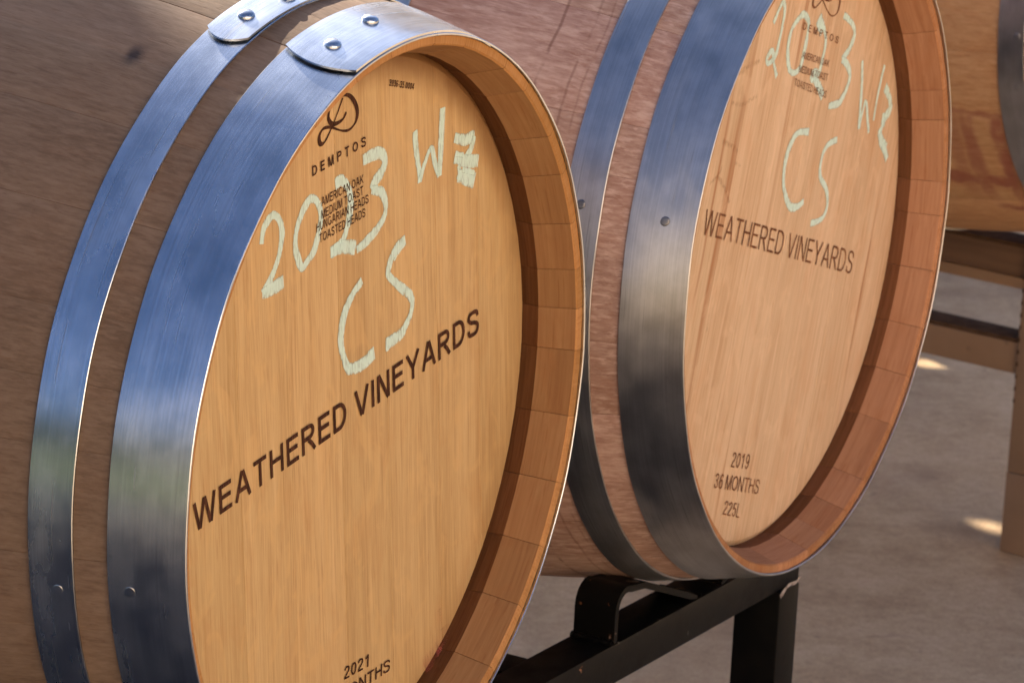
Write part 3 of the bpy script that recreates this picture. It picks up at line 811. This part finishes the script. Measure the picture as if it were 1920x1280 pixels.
strokes('chalk_writing', head_b, PB, [
    (0.0056, [(-0.0494, 0.2044), (-0.0398, 0.2142), (-0.0308, 0.2209), (-0.0272, 0.2124), (-0.0289, 0.2024), (-0.0351, 0.185), (-0.0412, 0.1743), (-0.054, 0.1701), (-0.0591, 0.1742), (-0.0521, 0.1797), (-0.0464, 0.1788), (-0.0438, 0.1695), (-0.0348, 0.1554)]),
    (0.0064, [(0.0285, 0.195), (0.0155, 0.203), (0.0023, 0.1998), (-0.0091, 0.1925), (-0.0146, 0.1773), (-0.0092, 0.159), (0.0032, 0.1527), (0.0153, 0.1566), (0.0231, 0.172), (0.0281, 0.1903), (0.0258, 0.1973)]),
    (0.0144, [(0.0495, 0.1948), (0.0602, 0.1808)]),
    (0.0060, [(0.0618, 0.1854), (0.0687, 0.1728), (0.0662, 0.1602), (0.0593, 0.1454), (0.045, 0.1394), (0.0418, 0.1448), (0.052, 0.1465), (0.0574, 0.136), (0.0694, 0.1215)]),
    (0.0088, [(0.0458, 0.1417), (0.0591, 0.1329), (0.0708, 0.1203)]),
    (0.0068, [(0.1065, 0.1895), (0.1267, 0.1788), (0.1348, 0.1679), (0.1248, 0.1557), (0.1091, 0.1483)]),
    (0.0072, [(0.1091, 0.1483), (0.1211, 0.1425), (0.1305, 0.1313), (0.1273, 0.1219), (0.1179, 0.1131), (0.1078, 0.1084), (0.0858, 0.1096)]),
    (0.0056, [(0.1579, 0.1398), (0.1611, 0.1126), (0.1617, 0.0756)]),
    (0.0048, [(0.1615, 0.0766), (0.1675, 0.0916), (0.1735, 0.0996), (0.1803, 0.0835), (0.1857, 0.068)]),
    (0.0044, [(0.1953, 0.078), (0.202, 0.1025), (0.2126, 0.1274)]),
    (0.0096, [(0.218, 0.1059), (0.2306, 0.0938), (0.2353, 0.0829), (0.2225, 0.0754), (0.2186, 0.0689)]),
    (0.0104, [(0.2118, 0.0645), (0.2189, 0.0542), (0.231, 0.045)]),
    (0.0096, [(0.2232, 0.0519), (0.2357, 0.0339)]),
    (0.0056, [(0.2189, 0.0811), (0.2175, 0.0681), (0.2095, 0.0634)]),
    (0.0072, [(0.0447, 0.0931), (0.0231, 0.0964), (0.011, 0.0927), (-0.0008, 0.0803), (-0.0051, 0.0643), (-0.0013, 0.0481), (0.0131, 0.0314), (0.0289, 0.0275), (0.0437, 0.03)]),
    (0.0060, [(0.1114, 0.0743), (0.0922, 0.0737), (0.0792, 0.0652), (0.0776, 0.0473), (0.0949, 0.0308), (0.0989, 0.0152), (0.0885, 0.0053), (0.0633, 0.0057)]),
], CHALK, depth=0.0003, jitter=0.13)
LOGO = [(-0.0232, 0.2339), (-0.0273, 0.2296), (-0.036, 0.2279), (-0.0439, 0.2292), (-0.048, 0.2344), (-0.0446, 0.2415), (-0.0353, 0.2458), (-0.0235, 0.2464), (-0.0143, 0.2416), (-0.0078, 0.2329), (-0.009, 0.2248), (-0.0177, 0.2203), (-0.0286, 0.2214), (-0.0427, 0.226), (-0.0535, 0.2273), (-0.0593, 0.2232), (-0.0585, 0.2175), (-0.0528, 0.2168), (-0.0453, 0.2233), (-0.0373, 0.2327), (-0.029, 0.245)]
LOGO2 = [(0.079, 0.2096), (0.0727, 0.207), (0.0627, 0.2093), (0.055, 0.2144), (0.0531, 0.2218), (0.0601, 0.2277), (0.0719, 0.2278), (0.0846, 0.2229), (0.0921, 0.2135), (0.0948, 0.2012), (0.0897, 0.1933), (0.0784, 0.1926), (0.0674, 0.199), (0.0547, 0.2105), (0.044, 0.2169), (0.0359, 0.2154), (0.0341, 0.209), (0.0397, 0.2055), (0.0507, 0.2089), (0.0636, 0.215), (0.0782, 0.224)]
strokes('logo', head_a, PA, [(lambda u: 0.0030 * (0.45 + 0.8 * abs(math.sin(3.0 * math.pi * u + 0.5))), LOGO)], BURNT, calli=0*PA + 0.4)
strokes('logo', head_b, PB, [(lambda u: 0.0024 * (0.45 + 0.8 * abs(math.sin(3.0 * math.pi * u + 0.5))), LOGO2)], BURNT_THIN, calli=0*PB + 0.4)
lettering(head_a, PA, 'WEATHERED VINEYARDS', (-0.2094, -0.0283), (0.1933, 0.0248), 0.0213, BURNT, 0.2, 0.155)
lettering(head_a, PA, 'DEMPTOS', (-0.0675, 0.1953), (0.0062, 0.2044), 0.0074, BURNT, 0.62, 0.17)
lettering(head_a, PA, 'AMERICAN OAK', (-0.0534, 0.1711), (0.0045, 0.1775), 0.0066, BURNT, 0.2, 0.135)
lettering(head_a, PA, 'MEDIUM TOAST', (-0.0528, 0.1617), (0.0051, 0.169), 0.0066, BURNT, 0.2, 0.135)
lettering(head_a, PA, 'HUNGARIAN HEADS', (-0.0592, 0.1533), (0.0133, 0.1613), 0.0066, BURNT, 0.2, 0.135)
lettering(head_a, PA, 'TOASTED HEADS', (-0.0545, 0.1446), (0.0094, 0.1519), 0.0066, BURNT, 0.2, 0.135)
lettering(head_a, PA, '3936-35 0004', (0.0362, 0.2433), (0.0732, 0.2344), 0.0048, BURNT, 0.16, 0.17)
lettering(head_a, PA, '2021', (0.0046, -0.2012), (0.0426, -0.2016), 0.01, BURNT, 0.17, 0.14)
lettering(head_a, PA, '36 MONTHS', (-0.024, -0.2193), (0.0744, -0.215), 0.0100, BURNT, .17, .14)
lettering(head_b, PB, 'WEATHERED VINEYARDS', (-0.17, 0.0415), (0.1677, -0.0628), 0.0215, BURNT_THIN, 0.2, 0.095)
lettering(head_b, PB, 'DEMPTOS', (0.0143, 0.1898), (0.0965, 0.1646), 0.0064, BURNT_THIN, 0.62, 0.14)
lettering(head_b, PB, 'AMERICAN OAK', (0.0169, 0.1639), (0.0788, 0.1462), 0.0062, BURNT_THIN, 0.17, 0.12)
lettering(head_b, PB, 'MEDIUM TOAST', (0.012, 0.1523), (0.078, 0.1337), 0.0062, BURNT_THIN, 0.17, 0.12)
lettering(head_b, PB, 'TOASTED HEADS', (0.0034, 0.1418), (0.0777, 0.1182), 0.0062, BURNT_THIN, 0.17, 0.12)
lettering(head_b, PB, '2019', (-0.0787, -0.1872), (-0.0402, -0.199), 0.0135, BURNT_THIN, 0.17, 0.105)
lettering(head_b, PB, '36 MONTHS', (-0.1126, -0.1977), (-0.0143, -0.229), 0.0133, BURNT_THIN, 0.17, 0.105)
lettering(head_b, PB, '225L', (-0.0893, -0.2281), (-0.0531, -0.241), 0.0125, BURNT_THIN, 0.17, 0.105)
strokes('stain', head_b, PB, [
    (0.006, [(-0.1366, 0.1678), (-0.1156, 0.1709), (-0.1018, 0.1734), (-0.089, 0.1751), (-0.0735, 0.1746)]),
    (0.005, [(-0.1442, 0.1973), (-0.1192, 0.1944), (-0.1031, 0.1957), (-0.0911, 0.2022)]),
    (0.005, [(-0.1271, 0.1475), (-0.1036, 0.1422), (-0.0864, 0.144), (-0.0732, 0.1447)]),
    (0.007, [(-0.1396, 0.1164), (-0.12, 0.1079), (-0.1072, 0.1019)]),
    (0.006, [(-0.1459, 0.0875), (-0.1301, 0.0743), (-0.118, 0.059)]),
    (0.006, [(-0.1112, 0.0928), (-0.0995, 0.0875)]),
    (0.004, [(-0.1407, 0.174), (-0.1506, 0.155), (-0.1526, 0.1324)]),
    (0.003, [(-0.1452, -0.0413), (-0.1484, -0.0487)]),
    (0.004, [(-0.1613, 0.0833), (-0.141, 0.0903), (-0.1404, 0.1004)]),
], BROWN_STAIN, depth=0.0002, jitter=0.3)
strokes('stain', head_a, PA, [
    (0.03, [(0.1521, -0.2252), (0.1546, -0.215), (0.153, -0.2057)]),
    (0.014, [(0.1514, -0.2074), (0.1486, -0.1956), (0.1471, -0.1877)]),
    (0.034, [(0.1344, -0.2361), (0.144, -0.2294), (0.1535, -0.2212)]),
    (0.02, [(0.1654, -0.2204), (0.1561, -0.2308)]),
], WINE_STAIN, depth=0.0002, jitter=0.2)
#W1

# ------------------------------------------------------------------ black rack under the two front barrels
t = NT('black_paint')
co = t.coord()
ch = t.noise(co, 60.0, 4, 0.6, 0.4); ch2 = t.noise(co, 9.0, 3)
chip = t.math('MULTIPLY', t.maprange(ch, 0.675, 0.70), t.maprange(ch2, 0.45, 0.56))
dust = t.maprange(t.noise(co, 16.0, 5, 0.65), 0.45, 0.75)
bc = t.mix(t.math('MULTIPLY', dust, 0.55), (0.0040, 0.0036, 0.0034), (0.0095, 0.0078, 0.0068))
bc = t.mix(chip, bc, t.mix(t.maprange(ch2, 0.5, 0.6), (0.30, 0.27, 0.25), (0.20, 0.08, 0.035)))
t.bump(t.math('ADD', t.noise(co, 300.0, 2), t.math('MULTIPLY', chip, -2.0)), 0.12, 0.0008)
BLACK = t.done(bc, t.math('ADD', t.math('MULTIPLY', dust, 0.2), 0.42), 0.0, 0.12)
t = NT('chipped_edge'); CHIP = t.done(t.ramp(t.noise(t.coord(), 120.0, 3), [(0.35, (0.12, 0.07, 0.05)), (0.65, (0.42, 0.38, 0.36))]), 0.6)

nvec = Vector((math.sin(R(TH)), -math.cos(R(TH)), 0)); hvec = Vector((math.cos(R(TH)), math.sin(R(TH)), 0))
piv = Vector((0.2725, 3.2782, 0.0)) + hvec * (-0.05) - nvec * 0.0915
rack = empty('barrel_rack', piv, R(TH - 3.2))
tag(rack, 'black painted steel rack with bent saddle straps holding the two front barrels', 'rack')
ZT, BH, BD = 0.4435, 0.0375, 0.0435          # bar top, height, depth; rack x = b2 x + 0.05
XR, XL = 0.230, -0.845
box('cross_bar', XL, XR, 0.0, BD, ZT - BH, ZT, BLACK, rack, 0.0025)
box('cross_bar', XL, XR, 0.66, 0.66 + BD, ZT - BH, ZT, BLACK, rack, 0.0025)
for x0 in (XR - 0.0425, XL + 0.002):
    for y0 in (-0.0022, 0.6578):
        bm = bmesh.new(); box_mesh(bm, x0, x0 + 0.0405, y0, y0 + BD + 0.0044, 0.006, ZT - BH - 0.0006)
        lg = bm_obj('leg', bm, BLACK, rack, 0.0025)
        box('foot_plate', x0 - 0.014, x0 + 0.0545, y0 - 0.014, y0 + BD + 0.0184, 0.0004, 0.0058, BLACK, lg, 0.001)
for x0 in (-0.245, -0.415):
    box('rail', x0, x0 + 0.042, BD + 0.0003, 0.6597, ZT - BH + 0.001, ZT - 0.0008, BLACK, rack, 0.0025)

def saddle(xc, sgn, y0, inner=0.025, outer=0.179, hgt=0.0495):
    """flat strap bent into a wedge: upright outer side, rounded top, slope down towards the barrel's middle"""
    th = 0.0058
    P = [(-outer, 0.0005), (-outer, hgt - 0.022)]
    for k in range(1, 7):
        a = math.pi - (math.pi / 2 + 0.42) * k / 6
        P.append((-outer + 0.020 + 0.020 * math.cos(a), hgt - 0.022 + 0.021 * math.sin(a)))
    P += [(-outer + 0.055, hgt - 0.0065), (-inner - 0.012, 0.0085), (-inner, 0.0030)]
    P = spline(P[:1], 1) + [Vector(p) for p in P[1:]]
    P[0] = Vector(P[0])
    V, F = [], []
    n = len(P)
    for i, p in enumerate(P):
        a = P[max(i - 1, 0)]; c = P[min(i + 1, n - 1)]; d = (c - a).normalized(); nn = Vector((d.y, -d.x))
        for q in (p, p + nn * th):
            for y in (y0 + 0.0012, y0 + BD - 0.0012):
                V.append((xc + sgn * (q.x), y, ZT + max(q.y, 0.0005)))
    for i in range(n - 1):
        b = 4 * i
        for (u, w) in ((0, 1), (1, 3), (3, 2), (2, 0)): F.append((b + u, b + w, b + 4 + w, b + 4 + u))
    F += [(0, 1, 3, 2), (4 * n - 4, 4 * n - 3, 4 * n - 1, 4 * n - 2)]
    return make('saddle_strap', V, F, BLACK, rack, smooth=35)
for xc in (0.05, 0.05 - 0.7125):
    for y0 in (0.0, 0.66):
        saddle(xc, 1, y0); saddle(xc, -1, y0, inner=0.02, outer=0.165)
def weld(x, y0, y1, z):
    V, F = [], []
    n, k = 26, 7
    rw = random.Random(int(x * 1000))
    for i in range(n + 1):
        r = 0.0026 + rw.uniform(-0.0006, 0.0009)
        for j in range(k):
            a = 2 * math.pi * j / k
            V.append((x + r * 1.2 * math.cos(a), y0 + (y1 - y0) * i / n, z + r * math.sin(a)))
    for i in range(n):
        for j in range(k): F.append((i * k + j, i * k + (j + 1) % k, (i + 1) * k + (j + 1) % k, (i + 1) * k + j))
    return make('weld_bead', V, F, BLACK, rack, smooth=60)
for xc in (0.05, 0.05 - 0.7125):
    for y0 in (0.0, 0.66):
        weld(xc - 0.181, y0 + 0.001, y0 + BD - 0.001, ZT + 0.0012)
        weld(xc - 0.021, y0 + 0.001, y0 + BD - 0.001, ZT + 0.0012)
# scraped weld seam where the bar meets the right leg
V, F, UV = [], [], []
ribbon(V, F, UV, [(XR - 0.044, ZT - BH - 0.004), (XR - 0.028, ZT - BH + 0.003), (XR - 0.012, ZT - BH + 0.002), (XR - 0.003, ZT - BH + 0.006)],
       lambda u: 0.0045 - 0.002 * u, 0.0032, 0.35)
make('weld_seam', V, F, CHIP, rack)

# ------------------------------------------------------------------ tan stand by the third barrel
t = NT('tan_paint')
co = t.coord()
n1 = t.noise(co, 11.0, 4); n2 = t.noise(co, 160.0, 3); n3 = t.noise(co, 55.0, 3)
tc = t.ramp(n1, [(0.3, (0.22, 0.130, 0.072)), (0.7, (0.285, 0.175, 0.102))])
tc = t.mix(t.math('MULTIPLY', t.maprange(n3, 0.66, 0.74), 0.6), tc, (0.12, 0.075, 0.045))
t.bump(n2, 0.15, 0.001)
TAN = t.done(tc, 0.55)
t = NT('dark_brown'); DARK_BROWN = t.done(t.ramp(t.noise(t.coord(), 60.0, 4), [(0.35, (0.065, 0.035, 0.020)), (0.7, (0.105, 0.060, 0.036))]), 0.9, 0.0, 0.05)
t = NT('stained_timber'); STT = t.done(t.ramp(t.noise(t.vscale(t.coord(), (60, 4, 60)), 1.0, 4), [(0.3, (0.105, 0.055, 0.030)), (0.7, (0.18, 0.10, 0.054))]), 0.75)
st = empty('barrel_stand', (0.6579, 4.825, 0), R(54.0))
tag(st, 'tan painted steel stand with a post and two rails under the wine stained barrel', 'stand')
def frame(dx, low):
    post = box('post', dx, dx + 0.055, -0.062, 0.0, 0.1115, 0.452, TAN, st, 0.0012)
    if low:
        bm = bmesh.new()
        for k in range(15): box_mesh(bm, dx - 0.0004, dx + 0.003, -0.0024, 0.0003, 0.205 + 0.0165 * k, 0.2105 + 0.0165 * k)
        bm_obj('slots', bm, DARK_BROWN, post)
    box('post_foot', dx - 0.0006, dx + 0.0556, -0.0626, 0.0006, 0.001, 0.1108, TAN, st, 0.0012)
    box('post', dx, dx + 0.055, 0.62, 0.682, 0.001, 0.452, TAN, st, 0.003)
    r1 = box('rail', dx + 0.004, dx + 0.050, 0.0005, 0.6195, 0.372, 0.411, STT, st, 0.002)
    box('rail_flange', dx + 0.001, dx + 0.053, 0.0005, 0.6195, 0.357, 0.3715, TAN, r1, 0.001)
    box('rail_top_strip', dx + 0.002, dx + 0.052, 0.0005, 0.6195, 0.4115, 0.4165, DARK_BROWN, r1, 0.001)  # thin strip along the rail top, darker than the rail
    if low:
        r2 = box('rail', dx + 0.004, dx + 0.050, 0.0005, 0.6195, 0.242, 0.284, TAN, st, 0.002)
        box('rail_top_strip', dx + 0.003, dx + 0.051, 0.0005, 0.6195, 0.2845, 0.2895, DARK_BROWN, r2, 0.001)
frame(0.0, True)
